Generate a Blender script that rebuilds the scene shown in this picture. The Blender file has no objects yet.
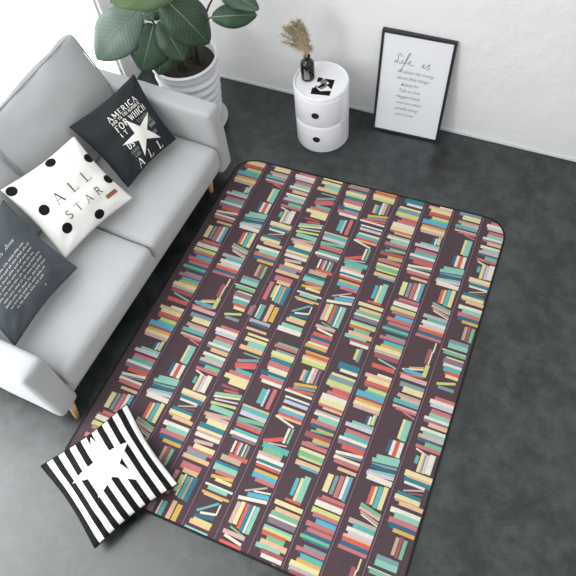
import bpy, bmesh, math, random
from mathutils import Vector, Matrix, noise
random.seed(7)
C = bpy.context.scene.collection
V = Vector
PI = math.pi

# ------------------------------------------------------------------ helpers
def lin(c):
    c /= 255.0
    return c/12.92 if c <= .04045 else ((c+.055)/1.055)**2.4
def rgb(h):
    if isinstance(h, str):
        h = tuple(int(h[i:i+2], 16) for i in (0, 2, 4))
    return (lin(h[0]), lin(h[1]), lin(h[2]), 1)
def mat(name, col, rough=.6, bump=0, bscale=200, var=0, vscale=8, spec=.5, metal=0, coat=0, sheen=0, bdist=.002):
    m = bpy.data.materials.new(name); m.use_nodes = True
    nt = m.node_tree; b = nt.nodes['Principled BSDF']
    b.inputs['Base Color'].default_value = rgb(col)
    b.inputs['Roughness'].default_value = rough
    b.inputs['Specular IOR Level'].default_value = spec
    b.inputs['Metallic'].default_value = metal
    b.inputs['Coat Weight'].default_value = coat
    b.inputs['Sheen Weight'].default_value = sheen
    tc = nt.nodes.new('ShaderNodeTexCoord')
    if var:
        n = nt.nodes.new('ShaderNodeTexNoise'); n.inputs['Scale'].default_value = vscale; n.inputs['Detail'].default_value = 6
        nt.links.new(tc.outputs['Object'], n.inputs['Vector'])
        r = nt.nodes.new('ShaderNodeValToRGB')
        c = rgb(col)
        r.color_ramp.elements[0].color = tuple(x*(1-var) for x in c[:3])+(1,)
        r.color_ramp.elements[1].color = tuple(min(1, x*(1+var)) for x in c[:3])+(1,)
        r.color_ramp.elements[0].position = .3; r.color_ramp.elements[1].position = .7
        nt.links.new(n.outputs['Fac'], r.inputs['Fac']); nt.links.new(r.outputs['Color'], b.inputs['Base Color'])
    if bump:
        n2 = nt.nodes.new('ShaderNodeTexNoise'); n2.inputs['Scale'].default_value = bscale; n2.inputs['Detail'].default_value = 4
        nt.links.new(tc.outputs['Object'], n2.inputs['Vector'])
        bp = nt.nodes.new('ShaderNodeBump'); bp.inputs['Strength'].default_value = bump; bp.inputs['Distance'].default_value = bdist
        nt.links.new(n2.outputs['Fac'], bp.inputs['Height']); nt.links.new(bp.outputs['Normal'], b.inputs['Normal'])
    return m

def link_mesh(name, verts, faces, mats, parent=None, midx=None, smooth=False, matrix=None):
    me = bpy.data.meshes.new(name)
    me.from_pydata([tuple(v) for v in verts], [], faces)
    if not isinstance(mats, (list, tuple)): mats = [mats]
    for m in mats: me.materials.append(m)
    if midx: me.polygons.foreach_set('material_index', midx)
    if smooth: me.polygons.foreach_set('use_smooth', [True]*len(me.polygons))
    me.update()
    o = bpy.data.objects.new(name, me); C.objects.link(o)
    if parent: o.parent = parent
    if matrix is not None: o.matrix_local = matrix
    return o
def from_bm(name, bm, m, parent=None, smooth=False, loc=None, rot=None):
    bmesh.ops.recalc_face_normals(bm, faces=bm.faces)
    me = bpy.data.meshes.new(name); bm.to_mesh(me); bm.free()
    for x in (m if isinstance(m, (list, tuple)) else [m]): me.materials.append(x)
    if smooth: me.polygons.foreach_set('use_smooth', [True]*len(me.polygons))
    o = bpy.data.objects.new(name, me); C.objects.link(o)
    if parent: o.parent = parent
    if loc is not None: o.location = loc
    if rot is not None: o.rotation_euler = rot
    return o
def add_box(bm, lo, hi, bev=0, seg=2):
    g = bmesh.ops.create_cube(bm, size=1)
    vs = g['verts']
    for v in vs:
        v.co = V([lo[i]+(v.co[i]+.5)*(hi[i]-lo[i]) for i in range(3)])
    if bev:
        es = list({e for v in vs for e in v.link_edges})
        bmesh.ops.bevel(bm, geom=es, offset=bev, segments=seg, profile=.5, affect='EDGES')
def tube(pts, r, seg=8, closed=False, vo=0):
    """vertices and faces of a tube; r number or list"""
    pts = [V(p) for p in pts]; n = len(pts); vs = []; fs = []
    prev = None
    for i, p in enumerate(pts):
        a = pts[(i-1) % n] if (i > 0 or closed) else p
        b = pts[(i+1) % n] if (i < n-1 or closed) else p
        d = (b-a).normalized()
        if prev is None:
            s = d.orthogonal().normalized()
        else:
            s = (prev - d*prev.dot(d)); s = s.normalized() if s.length > 1e-6 else d.orthogonal().normalized()
        prev = s; t = d.cross(s)
        rr = r[i] if isinstance(r, (list, tuple)) else r
        for k in range(seg):
            an = 2*PI*k/seg
            vs.append(p+(s*math.cos(an)+t*math.sin(an))*rr)
    m = n if closed else n-1
    for i in range(m):
        for k in range(seg):
            a = i*seg+k; b = i*seg+(k+1) % seg
            c = ((i+1) % n)*seg+(k+1) % seg; d = ((i+1) % n)*seg+k
            fs.append((vo+a, vo+b, vo+c, vo+d))
    if not closed:
        fs.append(tuple(vo+k for k in range(seg))[::-1]); fs.append(tuple(vo+(n-1)*seg+k for k in range(seg)))
    return vs, fs
def lathe(prof, seg=64, fn=None, cap0=True, cap1=False):
    vs = []; fs = []
    for (r, z) in prof:
        for k in range(seg):
            a = 2*PI*k/seg
            rr = r+(fn(r, z, a) if fn else 0)
            vs.append((rr*math.cos(a), rr*math.sin(a), z))
    for i in range(len(prof)-1):
        for k in range(seg):
            fs.append((i*seg+k, i*seg+(k+1) % seg, (i+1)*seg+(k+1) % seg, (i+1)*seg+k))
    if cap0: fs.append(tuple(range(seg))[::-1])
    if cap1: fs.append(tuple((len(prof)-1)*seg+k for k in range(seg)))
    return vs, fs
def rounded(sx, sy, sz, r, n=18, puff=(0, 0, 0), wr=0, seed=0):
    """soft rounded box centred on the origin, with bulging faces and slight wrinkles"""
    bm = bmesh.new(); bmesh.ops.create_cube(bm, size=2)
    bmesh.ops.subdivide_edges(bm, edges=bm.edges[:], cuts=n, use_grid_fill=True)
    h = V((sx/2, sy/2, sz/2)); inn = V([max(0, x-r) for x in h])
    for v in bm.verts:
        c = v.co.copy()
        # denser sampling near the edges
        p = V([h[i]*math.sin(c[i]*PI/2) if abs(c[i]) < .9999 else h[i]*c[i] for i in range(3)])
        q = V([max(-inn[i], min(inn[i], p[i])) for i in range(3)])
        d = p-q
        if d.length > 1e-9: d = d.normalized()*r
        s = [1-(p[i]/h[i])**2 for i in range(3)]
        o = q+d
        o.x += puff[0]*c[0]*s[1]*s[2]; o.y += puff[1]*c[1]*s[0]*s[2]; o.z += puff[2]*c[2]*s[0]*s[1]
        if wr: o += noise.noise_vector(o*9+V((seed, 0, 0)))*wr
        v.co = o
    return bm
def thing(name, label, cat, loc=(0, 0, 0), rotz=0, group=None):
    o = bpy.data.objects.new(name, None); C.objects.link(o); o.empty_display_size = .1
    o.location = loc; o.rotation_euler = (0, 0, rotz)
    o['label'] = label; o['category'] = cat
    if group: o['group'] = group
    return o
def tag(o, label, cat, group=None):
    o['label'] = label; o['category'] = cat
    if group: o['group'] = group
    return o
def struct(o):
    o['kind'] = 'structure'; return o

# ------------------------------------------------------------------ setting
def floor_mat():
    m = bpy.data.materials.new('slate_floor'); m.use_nodes = True; nt = m.node_tree; N = nt.nodes; L = nt.links
    b = N['Principled BSDF']
    tc = N.new('ShaderNodeTexCoord')
    n1 = N.new('ShaderNodeTexNoise'); n1.inputs['Scale'].default_value = 4.5; n1.inputs['Detail'].default_value = 9; n1.inputs['Roughness'].default_value = .62; n1.inputs['Distortion'].default_value = .5
    n2 = N.new('ShaderNodeTexNoise'); n2.inputs['Scale'].default_value = 13; n2.inputs['Detail'].default_value = 8; n2.inputs['Roughness'].default_value = .7
    L.new(tc.outputs['Object'], n1.inputs['Vector']); L.new(tc.outputs['Object'], n2.inputs['Vector'])
    mp = N.new('ShaderNodeMapping'); mp.inputs['Location'].default_value = FLOOR_OFF
    L.new(tc.outputs['Object'], mp.inputs['Vector'])
    br = N.new('ShaderNodeTexBrick'); br.offset = .5; br.inputs['Scale'].default_value = 1
    br.inputs['Brick Width'].default_value = .94; br.inputs['Row Height'].default_value = .47
    br.inputs['Mortar Size'].default_value = .0016; br.inputs['Mortar Smooth'].default_value = .4
    br.inputs['Color1'].default_value = (.93, .93, .93, 1); br.inputs['Color2'].default_value = (1.06, 1.06, 1.06, 1); br.inputs['Mortar'].default_value = (.5, .5, .5, 1)
    L.new(mp.outputs['Vector'], br.inputs['Vector'])
    mx = N.new('ShaderNodeMix'); mx.data_type = 'FLOAT'; mx.inputs[0].default_value = .5
    L.new(n1.outputs['Fac'], mx.inputs[2]); L.new(n2.outputs['Fac'], mx.inputs[3])
    r = N.new('ShaderNodeValToRGB')
    e = r.color_ramp.elements; e[0].position = .43; e[0].color = rgb(FLOOR_A); e[1].position = .575; e[1].color = rgb(FLOOR_B)
    L.new(mx.outputs[0], r.inputs['Fac'])
    mul = N.new('ShaderNodeMix'); mul.data_type = 'RGBA'; mul.blend_type = 'MULTIPLY'; mul.inputs[0].default_value = 1
    L.new(r.outputs['Color'], mul.inputs[6]); L.new(br.outputs['Color'], mul.inputs[7]); L.new(mul.outputs[2], b.inputs['Base Color'])
    rr = N.new('ShaderNodeMapRange'); rr.inputs[1].default_value = .3; rr.inputs[2].default_value = .7; rr.inputs[3].default_value = FLOOR_R-.06; rr.inputs[4].default_value = FLOOR_R+.08
    L.new(mx.outputs[0], rr.inputs[0]); L.new(rr.outputs[0], b.inputs['Roughness'])
    bp = N.new('ShaderNodeBump'); bp.inputs['Strength'].default_value = .25; bp.inputs['Distance'].default_value = .004
    L.new(mx.outputs[0], bp.inputs['Height']); L.new(bp.outputs['Normal'], b.inputs['Normal'])
    b.inputs['Specular IOR Level'].default_value = FLOOR_S
    return m
FLOOR_OFF = (-.153, .018, 0); FLOOR_A = (13, 17, 17); FLOOR_B = (50, 56, 56); FLOOR_R = .33; FLOOR_S = .85
WIN = 2.6; WIN2 = 7.0; WORLD = .82; EXPO = 0.08
WX = -.56; FILL = 34
bm = bmesh.new(); add_box(bm, (WX-.3, -6, -.1), (4.6, .2, 0)); struct(from_bm('floor', bm, floor_mat()))
m_wall = mat('white_plaster', (234, 234, 233), .8, bump=1, bscale=6, var=.02, vscale=3, bdist=.012)
bm = bmesh.new(); add_box(bm, (WX-.3, 0, 0), (4.6, .2, 3.4)); struct(from_bm('wall_back', bm, m_wall))
bm = bmesh.new()
WY0, WY1, WZ0, WZ1 = -.29, -4.3, .08, 2.8
add_box(bm, (WX-.2, WY0, 0), (WX, 0, 3.4)); add_box(bm, (WX-.2, WY1, 0), (WX, WY0, WZ0)); add_box(bm, (WX-.2, WY1, WZ1), (WX, WY0, 3.4)); add_box(bm, (WX-.2, -6, 0), (WX, WY1, 3.4))
struct(from_bm('wall_left', bm, m_wall))
bm = bmesh.new(); add_box(bm, (WX+.002, -.007, 0), (4.6, 0, .022), .003)
struct(from_bm('baseboard_back', bm, mat('white_trim', (222, 224, 225), .6)))
# big bright window on the left behind the sofa: white frame and sheer-curtained glass full of daylight
m_frame = mat('window_white', (232, 232, 232), .5)
win = struct(thing('window_1', '', ''));  del win['label']; del win['category']
bm = bmesh.new()
for y in (WY0-.009, WY1+.009): add_box(bm, (WX-.05, y-.008, WZ0), (WX-.02, y+.008, WZ1), .002)
add_box(bm, (WX-.05, (WY0+WY1)/2-.225, WZ0), (WX-.02, (WY0+WY1)/2-.175, WZ1), .004)
add_box(bm, (WX-.05, WY1+.018, WZ0+.001), (WX-.02, WY0-.018, WZ0+.03), .002); add_box(bm, (WX-.05, WY1+.018, WZ1-.03), (WX-.02, WY0-.018, WZ1-.001), .002)
struct(from_bm('window_frame', bm, m_frame, win))
for nm, y0, y1, st in (('window_pane', (WY0+WY1)/2-.2, WY0-.02, WIN), ('window_pane', WY1+.02, (WY0+WY1)/2-.2, WIN2)):
    m_glow = bpy.data.materials.new('daylit_sheer'); m_glow.use_nodes = True
    em = m_glow.node_tree.nodes.new('ShaderNodeEmission'); em.inputs['Color'].default_value = (.98, .99, 1, 1); em.inputs['Strength'].default_value = st
    m_glow.node_tree.links.new(em.outputs[0], m_glow.node_tree.nodes['Material Output'].inputs['Surface'])
    bm = bmesh.new(); add_box(bm, (WX-.042, y0, WZ0+.012), (WX-.034, y1, WZ1-.012))
    struct(from_bm(nm, bm, m_glow, win))
w = bpy.data.worlds.new('room_light'); bpy.context.scene.world = w; w.use_nodes = True
w.node_tree.nodes['Background'].inputs[0].default_value = (.96, .98, 1, 1); w.node_tree.nodes['Background'].inputs[1].default_value = WORLD

# added unseen area light above the sofa's near end, brightens the near-left floor
ld = bpy.data.lights.new('floor_fill', 'AREA'); ld.shape = 'RECTANGLE'; ld.size = 1.5; ld.size_y = 1.5; ld.energy = FILL; ld.color = (.97, .985, 1)
lo = bpy.data.objects.new('floor_fill', ld); C.objects.link(lo); lo.location = (0, -3.3, 3.35)

# ------------------------------------------------------------------ camera
cam = bpy.data.cameras.new('camera'); co = bpy.data.objects.new('camera', cam); C.objects.link(co)
RR = [[0.921722675837177, 0.3806841835053524, -0.07420822916912445], [0.2968197263251559, -0.8155153652888111, -0.49682264344745436], [-0.24965047348605932, 0.4359062300618335, -0.86467357984471]]
co.matrix_world = Matrix(((RR[0][0], -RR[1][0], -RR[2][0], 1.923), (RR[0][1], -RR[1][1], -RR[2][1], -2.8887), (RR[0][2], -RR[1][2], -RR[2][2], 3.0), (0, 0, 0, 1)))
cam.sensor_width = 36; cam.lens = 637.236/576*36; cam.clip_start = .05
bpy.context.scene.camera = co
sc = bpy.context.scene
sc.view_settings.view_transform = 'Standard'; sc.view_settings.look = 'None'; sc.view_settings.gamma = 1; sc.view_settings.use_curve_mapping = False
sc.view_settings.exposure = EXPO
CAMP = V((1.923, -2.8887, 3.0))
SOFA_COL = (176, 177, 178)
PIL1 = (0, -.01); PIL2 = (-.02, .02); PIL3 = (0, 0); PIL4 = (.005, .06)
DOTS = ((.583, .075), (.07, .085), (.167, .46), (.22, .77), (.58, .90), (.95, .64), (.95, .31)); TAG = (.765, .80)
STRIPE = [(0.3558, -2.7076, 0.085), (0.5913, -2.2943, 0.09), (1.0003, -2.5418, 0.08), (0.7837, -2.9226, 0.08)]
STAR4 = ((.533, .01), (.825, .32), (.75, .755), (.295, .615), (.15, .324))

# ------------------------------------------------------------------ rug with printed bookshelves
PAL = dict(y='F3E2A0', w='F4EBD6', p='F0BC8C', o='E2AE4A', r='DB5545', k='CC6A6C', m='9E4A4E', t='52B3AC', l='86CDB4', n='1D5573', d='1F7482', e='CEDD78', f='74B88A',
           v='D4CADB', u='7E6B7C', b='C6A68F', s='74959C', c='4BAFCB', i='E0B0A8', g='BDB2A8')
BOOKS = "w 1 -83 -23.2 -9 -23.2 8.5;p 1 -140 -7.7 -9 -7.7 10.2;y 1 -124 11.6 -9 11.6 13.0;r 1 -128 31.2 -9 31.2 10.5;m 1 -126 46.7 -9 46.7 8.1;e 1 -103 62.2 -9 62.2 10.4;f 1 -111 77.6 -9 77.6 8.1;c 1 -147 97.4 -9 97.4 15.6;m 1 -136 117.3 -9 117.3 8.4;o 1 -142 132.2 -9 132.2 9.5;y 1 -144 148.8 -9 148.8 10.3;i 1 -139 165.1 -9 165.1 9.3;n 1 -52 192 -52 236 6.5;w 1 -39 191 -39 235 5.3;y 1 -25 179 -25 230 5.3;l 1 -17 172 -17 234 3.5;l 1 -115 248.6 -9 248.6 9.5;v 1 -142 264.4 -9 264.4 9.5;k 1 -128 298.8 -9 298.8 12.0;t 1 -129 320.0 -9 320.0 13.4;w 1 -147 339.2 -9 339.2 9.6;u 1 -145 356.5 -9 356.5 11.2;r 1 -118 375.5 -9 375.5 11.5;w 1 -136 411 -9 393 7.0;s 1 -132 423 -9 408 2.8;w 1 -136 433.4 -9 433.4 8.0;k 1 -129 448.6 -9 448.6 10.3;p 1 -100 480 -9 480 7.4;y 1 -116 517 -116 602 12.9;s 1 -87 514 -87 604 7.9;k 1 -63 506 -63 609 9.9;w 1 -40 500 -40 608 7.9;c 1 -23 497 -23 612 6.8;k 1 -119 627.2 -9 627.2 8.8;m 1 -137 641.4 -9 641.4 8.2;w 1 -138 658.5 -9 658.5 12.3;e 1 -140 691.8 -9 691.8 12.2;k 1 -128 710.7 -9 710.7 10.5;n 1 -118 723.5 -9 723.5 4.8;c 1 -104 737.0 -9 737.0 12.1;k 1 -141 756.0 -9 756.0 10.7;m 1 -118 769.7 -9 769.7 6.3;k 1 -127 783.2 -9 783.2 9.8;n 1 -136 799.7 -9 799.7 10.0;f 1 -145 814.5 -9 814.5 7.8;d 1 -128 825 -9 825 4.8;s 1 -113 854.8 -9 854.8 8.3;k 1 -142 869.4 -9 869.4 9.2;n 1 -126 882.0 -9 882.0 5.8;t 1 -112 897.6 -9 897.6 13.0;o 1 -121 916.8 -9 916.8 10.1;y 1 -143 935.6 -9 935.6 12.6;g 1 -139 954.8 -9 954.8 10.3;m 1 -132 974.0 -9 974.0 12.8;l 1 -108 993 -9 1014 4.2;r 1 -126 1032 -9 1032 11.5;s 2 -130 -22.0 -9 -22.0 12.6;y 2 -108 1.0 -9 1.0 15.0;b 2 -123 37 -9 37 9.2;i 2 -104 52.1 -9 52.1 9.2;t 2 -132 68.9 -9 68.9 10.9;i 2 -128 96.8 -9 96.8 6.7;k 2 -108 107.2 -9 107.2 5.9;k 2 -68 115 -9 131 4.5;y 2 -51 147 -51 247 5.8;l 2 -30 146 -30 251 14.5;n 2 -80 263 -80 328 6.4;w 2 -62 261 -62 335 7.5;r 2 -45 259 -45 336 9.2;w 2 -26 259 -26 336 8.6;l 2 -117 361 -9 348 9.1;l 2 -131 383 -9 366 9.1;s 2 -127 404 -9 388 6.3;n 2 -127 411 -9 411 9.1;l 2 -130 435 -9 418 4.2;v 2 -135 449 -9 434 8.9;w 2 -127 463 -9 463 12.6;r 2 -82 496 -82 581 7.8;y 2 -68 493 -68 580 5.6;t 2 -48 487 -48 588 9.8;y 2 -26 482 -26 587 9.8;f 2 -110 590 -9 612 6.6;i 2 -110 607 -9 627 7.2;b 2 -100 623 -9 647 4.5;w 2 -94 634 -9 658 3.2;g 2 -135 674.3 -9 674.3 10.4;t 2 -109 693.5 -9 693.5 12.6;w 2 -131 712.4 -9 712.4 10.1;v 2 -120 729.0 -9 729.0 9.8;p 2 -136 743.3 -9 743.3 7.4;r 2 -134 759.4 -9 759.4 11.9;n 2 -136 778.7 -9 778.7 11.2;k 2 -140 794.3 -9 794.3 7.4;y 2 -27 809 -27 863 3.7;m 2 -45 850 -45 935 9.0;w 2 -31 860 -31 936 3.2;e 2 -32 939 -32 1008 9.5;o 2 -114 984 -44 960 4.2;w 2 -144 1002 -44 971 4.1;c 2 -134 1003 -41 1003 10.2;r 2 -149 1027 -34 1013 4.6;i 2 -140 1038 -9 1038 10.7;k 3 -115 8.9 -9 8.9 10.9;w 3 -133 27.2 -9 27.2 11.1;v 3 -125 44.8 -9 44.8 10.0;k 3 -113 77.5 -9 77.5 13.5;l 3 -116 99.2 -9 99.2 12.5;w 3 -134 116.7 -9 116.7 8.5;u 3 -132 130.0 -9 130.0 7.5;p 3 -105 144.7 -9 144.7 10.2;w 3 -132 175.4 -9 175.4 9.2;l 3 -117 192.6 -9 192.6 11.5;i 3 -133 211.2 -9 211.2 10.8;n 3 -132 226.9 -9 226.9 8.0;f 3 -92 243.8 -9 243.8 12.3;k 3 -130 261.0 -9 261.0 8.3;w 3 -123 276 -70 291 3.9;t 3 -105 306 -105 344 7.6;y 3 -85 288 -85 379 6.9;b 3 -75 288 -75 379 3.7;v 3 -62 288 -62 378 6.3;w 3 -41 280 -41 375 13.2;y 3 -137 399 -9 399 13.8;p 3 -125 413.0 -9 413.0 7.2;d 3 -131 428.4 -9 428.4 11.3;w 3 -126 442.6 -31 442.6 5.7;g 3 -118 481 -30 450 3.6;m 3 -90 484 -31 471 2.9;d 3 -141 498.3 -32 498.3 10.3;y 3 -146 516.0 -31 516.0 11.0;b 3 -140 529.7 -33 529.7 5.5;p 3 -118 539 -9 539 9.4;w 3 -145 577.1 -9 577.1 11.4;l 3 -121 598.6 -9 598.6 14.5;k 3 -138 621.8 -9 621.8 13.3;n 3 -131 642.5 -9 642.5 11.6;o 3 -106 659.1 -9 659.1 8.3;b 3 -75 682 -75 761 7.3;m 3 -58 676 -58 765 6.1;f 3 -39 682 -39 766 7.8;s 3 -135 790.6 -37 790.6 12.5;l 3 -134 811.4 -36 811.4 12.5;w 3 -154 843 -35 843 3.6;f 3 -145 853 -34 853 9.4;y 3 -124 881.4 -37 881.4 5.9;u 3 -133 900.0 -36 900.0 16.5;w 3 -127 921.2 -36 921.2 9.0;t 3 -120 940.6 -38 940.6 14.2;r 3 -108 961.8 -39 961.8 11.3;y 3 -101 978.0 -38 978.0 8.2;e 3 -129 1032 -43 1004 6.3;s 3 -118 1045 -41 1045 8.2;y 4 -128 -6 -9 -6 6.2;y 4 -129 22.6 -9 22.6 11.5;l 4 -103 47.9 -9 47.9 18.8;p 4 -137 73.4 -9 73.4 11.8;f 4 -101 103 -9 103 3.5;s 4 -115 153 -9 118 7.9;r 4 -115 179 -9 146 12.5;k 4 -106 193 -9 161 3.9;t 4 -99 203.6 -9 203.6 11.5;k 4 -126 224.0 -9 224.0 13.0;y 4 -140 244.4 -9 244.4 11.6;y 4 -104 267 -9 267 16.7;m 4 -129 301 -40 301 5.8;r 4 -105 324 -31 314 5.3;l 4 -142 353 -9 323 6.7;y 4 -142 368 -9 338 5.9;v 4 -130 382 -9 363 4.4;e 4 -141 403 -9 388 6.6;l 4 -130 424 -9 424 13.6;b 4 -145 465 -9 447 8.7;i 4 -130 475.7 -9 475.7 11.5;y 4 -113 499.4 -9 499.4 17.0;d 4 -142 525.9 -9 525.9 14.8;y 4 -143 544.8 -9 544.8 7.9;b 4 -135 558.0 -9 558.0 7.9;w 4 -139 572.3 -9 572.3 9.3;i 4 -127 607 -32 595 8.4;y 4 -118 630.4 -9 630.4 13.4;k 4 -140 648.3 -9 648.3 8.1;s 4 -137 666.4 -33 666.4 13.6;p 4 -146 686.0 -9 686.0 9.9;k 4 -132 729.0 -31 729.0 16.1;p 4 -111 751.0 -34 751.0 10.2;k 4 -133 762 -133 878 10.6;e 4 -100 774 -100 853 8.2;w 4 -86 765 -86 869 5.3;t 4 -68 770 -68 875 7.6;b 4 -52 768 -52 875 5.8;d 4 -35 762 -35 879 11.1;k 4 -177 939 -177 990 4.6;u 4 -163 927 -163 991 8.1;w 4 -133 911 -133 992 4.1;t 4 -116 909 -116 998 9.8;p 4 -75 892 -75 1000 10.3;o 4 -45 899 -45 992 12.1;g 4 -153 1015.5 -37 1015.5 10.0;n 4 -139 1030.5 -44 1030.5 8.0;p 4 -151 1064 -36 1064 6.7;f 5 -123 -10.2 -9 -10.2 7.2;k 5 -134 3.2 -9 3.2 8.9;s 5 -116 31.6 -9 31.6 8.1;y 5 -132 48.0 -9 48.0 11.5;e 5 -126 65.1 -9 65.1 8.9;d 5 -120 84.8 -9 84.8 14.7;k 5 -123 111.0 -9 111.0 16.8;w 5 -117 131.9 -9 131.9 8.2;y 5 -106 146.0 -9 146.0 8.8;n 5 -139 161.7 -9 161.7 10.0;t 5 -98 173.9 -9 173.9 6.1;k 5 -132 189.2 -9 189.2 12.4;w 5 -117 206.9 -9 206.9 8.8;t 5 -79 245 -79 325 14.7;v 5 -61 239 -61 334 5.5;k 5 -31 229 -31 338 9.8;p 5 -150 358.4 -9 358.4 6.5;t 5 -147 375.5 -9 375.5 14.0;v 5 -145 396.1 -9 396.1 10.7;f 5 -143 431 -9 415 9.5;s 5 -142 443.6 -9 443.6 7.5;r 5 -137 457.4 -9 457.4 9.0;t 5 -137 487.8 -9 487.8 9.9;w 5 -148 503.6 -9 503.6 9.1;u 5 -134 517.6 -9 517.6 7.7;w 5 -101 535 -101 594 5.4;r 5 -82 535 -82 595 5.4;v 5 -70 534 -70 597 5.4;d 5 -56 537 -56 599 3.5;y 5 -46 533 -46 596 4.2;s 5 -31 535 -31 597 5.3;r 5 -107 609.1 -9 609.1 9.8;b 5 -136 627.9 -34 627.9 12.8;d 5 -151 661.0 -33 661.0 8.7;l 5 -148 680.3 -30 680.3 14.4;k 5 -129 699.6 -31 699.6 8.7;o 5 -139 727 -32 713 7.4;y 5 -113 735 -30 735 7.2;w 5 -149 767 -9 767 5.0;l 5 -129 779 -31 779 9.4;o 5 -147 805 -9 805 5.6;p 5 -133 813 -37 813 4.2;t 5 -129 893 -47 830 5.2;w 5 -110 896 -39 880 5.1;w 5 -37 831 -37 881 3.4;n 5 -129 915 -37 900 8.2;e 5 -128 928.8 -34 928.8 7.0;p 5 -138 943.2 -36 943.2 10.3;l 5 -149 982.8 -34 982.8 14.2;w 5 -160 1005.2 -31 1005.2 12.8;o 6 -136 -18.0 -9 -18.0 6.5;r 6 -131 -4.0 -9 -4.0 10.3;p 6 -139 10.2 -9 10.2 6.7;y 6 -138 21.9 -9 21.9 7.4;e 6 -133 36.8 -9 36.8 10.5;p 6 -99 78 -99 139 7.5;c 6 -85 77 -85 142 4.3;d 6 -74 73 -74 142 4.3;w 6 -62 53 -62 141 6.2;i 6 -46 52 -46 136 8.7;u 6 -25 56 -25 137 5.6;o 6 -122 168 -9 146 7.7;s 6 -119 184 -9 167 6.8;r 6 -141 202 -9 187 7.6;w 6 -152 210 -9 210 5.8;w 6 -136 243.0 -9 243.0 6.2;n 6 -126 253.7 -9 253.7 6.6;v 6 -134 266.3 -9 266.3 8.6;y 6 -131 300.6 -9 300.6 8.8;c 6 -137 317.5 -9 317.5 11.4;r 6 -134 334.8 -9 334.8 9.4;p 6 -134 347.0 -9 347.0 5.2;w 6 -141 350 -36 376 5.1;w 6 -52 386 -52 464 5.9;f 6 -34 383 -34 461 5.4;r 6 -146 488 -58 446 9.2;t 6 -141 502.1 -9 502.1 13.2;i 6 -119 488 -30 473 3.5;f 6 -130 525.6 -30 525.6 15.0;i 6 -144 546.3 -30 546.3 9.9;w 6 -142 563.8 -9 563.8 11.0;d 6 -133 579.9 -9 579.9 8.4;w 6 -135 590.8 -9 590.8 4.7;r 6 -131 600.4 -9 600.4 6.8;o 6 -127 629.0 -9 629.0 9.7;c 6 -128 647.4 -9 647.4 12.4;k 6 -105 665.6 -9 665.6 9.3;g 6 -127 732 -35 684 4.0;w 6 -88 719 -9 704 4.0;c 6 -109 742 -9 723 9.8;w 6 -143 769 -9 745 7.8;i 6 -128 786 -128 886 8.6;y 6 -108 780 -108 884 9.7;r 6 -85 779 -85 895 7.4;d 6 -69 780 -69 901 8.5;w 6 -54 778 -54 903 5.1;l 6 -37 777 -37 903 9.0;f 6 -120 899 -37 920 3.7;i 6 -143 925 -37 925 8.8;w 6 -129 940 -40 954 6.2;r 6 -139 974.8 -34 974.8 12.2;n 6 -144 994.8 -36 994.8 11.8;k 6 -139 1014.8 -35 1014.8 12.1;w 6 -145 1030.8 -36 1030.8 7.0;o 6 -153 1045.8 -36 1045.8 11.0;n 6 -150 1058.1 -37 1058.1 3.8;d 7 -117 -7.5 -9 -7.5 19.4;w 7 -100 15.5 -9 15.5 8.2;y 7 -133 50.2 -9 50.2 9.1;s 7 -138 71.5 -9 71.5 16.5;e 7 -139 97.1 -9 97.1 14.2;i 7 -118 113.3 -9 113.3 5.2;r 7 -97 129.0 -9 129.0 13.7;k 7 -118 151.1 -9 151.1 12.8;w 7 -136 174.9 -9 174.9 15.7;y 7 -137 201.1 -9 201.1 15.8;p 7 -107 228 -9 228 9.7;k 7 -133 219.8 -9 219.8 6.7;g 7 -134 257.5 -9 257.5 7.1;w 7 -136 269.6 -9 269.6 7.5;l 7 -110 289.2 -9 289.2 16.0;k 7 -135 312.3 -9 312.3 11.7;n 7 -129 330.2 -9 330.2 9.7;f 7 -119 358 -9 346 5.1;o 7 -96 342.3 -9 342.3 4.8;m 7 -139 378.7 -9 378.7 13.4;o 7 -92 398.3 -9 398.3 10.2;s 7 -117 418 -9 405 3.5;k 7 -136 429 -9 429 10.0;y 7 -133 458.4 -9 458.4 9.4;f 7 -132 477.4 -9 477.4 13.4;e 7 -124 493.2 -9 493.2 5.6;p 7 -128 520.8 -9 520.8 11.2;c 7 -100 535.2 -9 535.2 5.9;c 7 -86 590 -86 673 8.6;y 7 -65 582 -65 690 6.8;l 7 -44 568 -44 689 13.6;r 7 -104 696 -30 696 5.8;y 7 -144 723 -9 723 10.0;p 7 -130 755.8 -9 755.8 11.3;f 7 -140 775.5 -9 775.5 12.3;w 7 -143 791.0 -9 791.0 6.4;u 7 -140 806.6 -9 806.6 12.3;l 7 -146 838.0 -9 838.0 6.9;e 7 -145 850.2 -9 850.2 7.7;r 7 -143 864.7 -30 864.7 9.6;f 7 -114 883.0 -30 883.0 12.4;p 7 -135 903.7 -9 903.7 12.5;l 7 -147 922.3 -32 922.3 9.9;m 7 -115 939.8 -9 939.8 11.1;w 7 -107 956.2 -9 956.2 8.6;e 7 -53 978 -53 1040 8.1;s 7 -38 972 -38 1048 7.6"
RUG = [V((.430, -.607)), V((2.0704, -.562)), V((2.078, -2.70)), V((.376, -2.70))]
AX, AY, PITCH, TV = .404, -.613, .1645, 1.10
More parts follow.
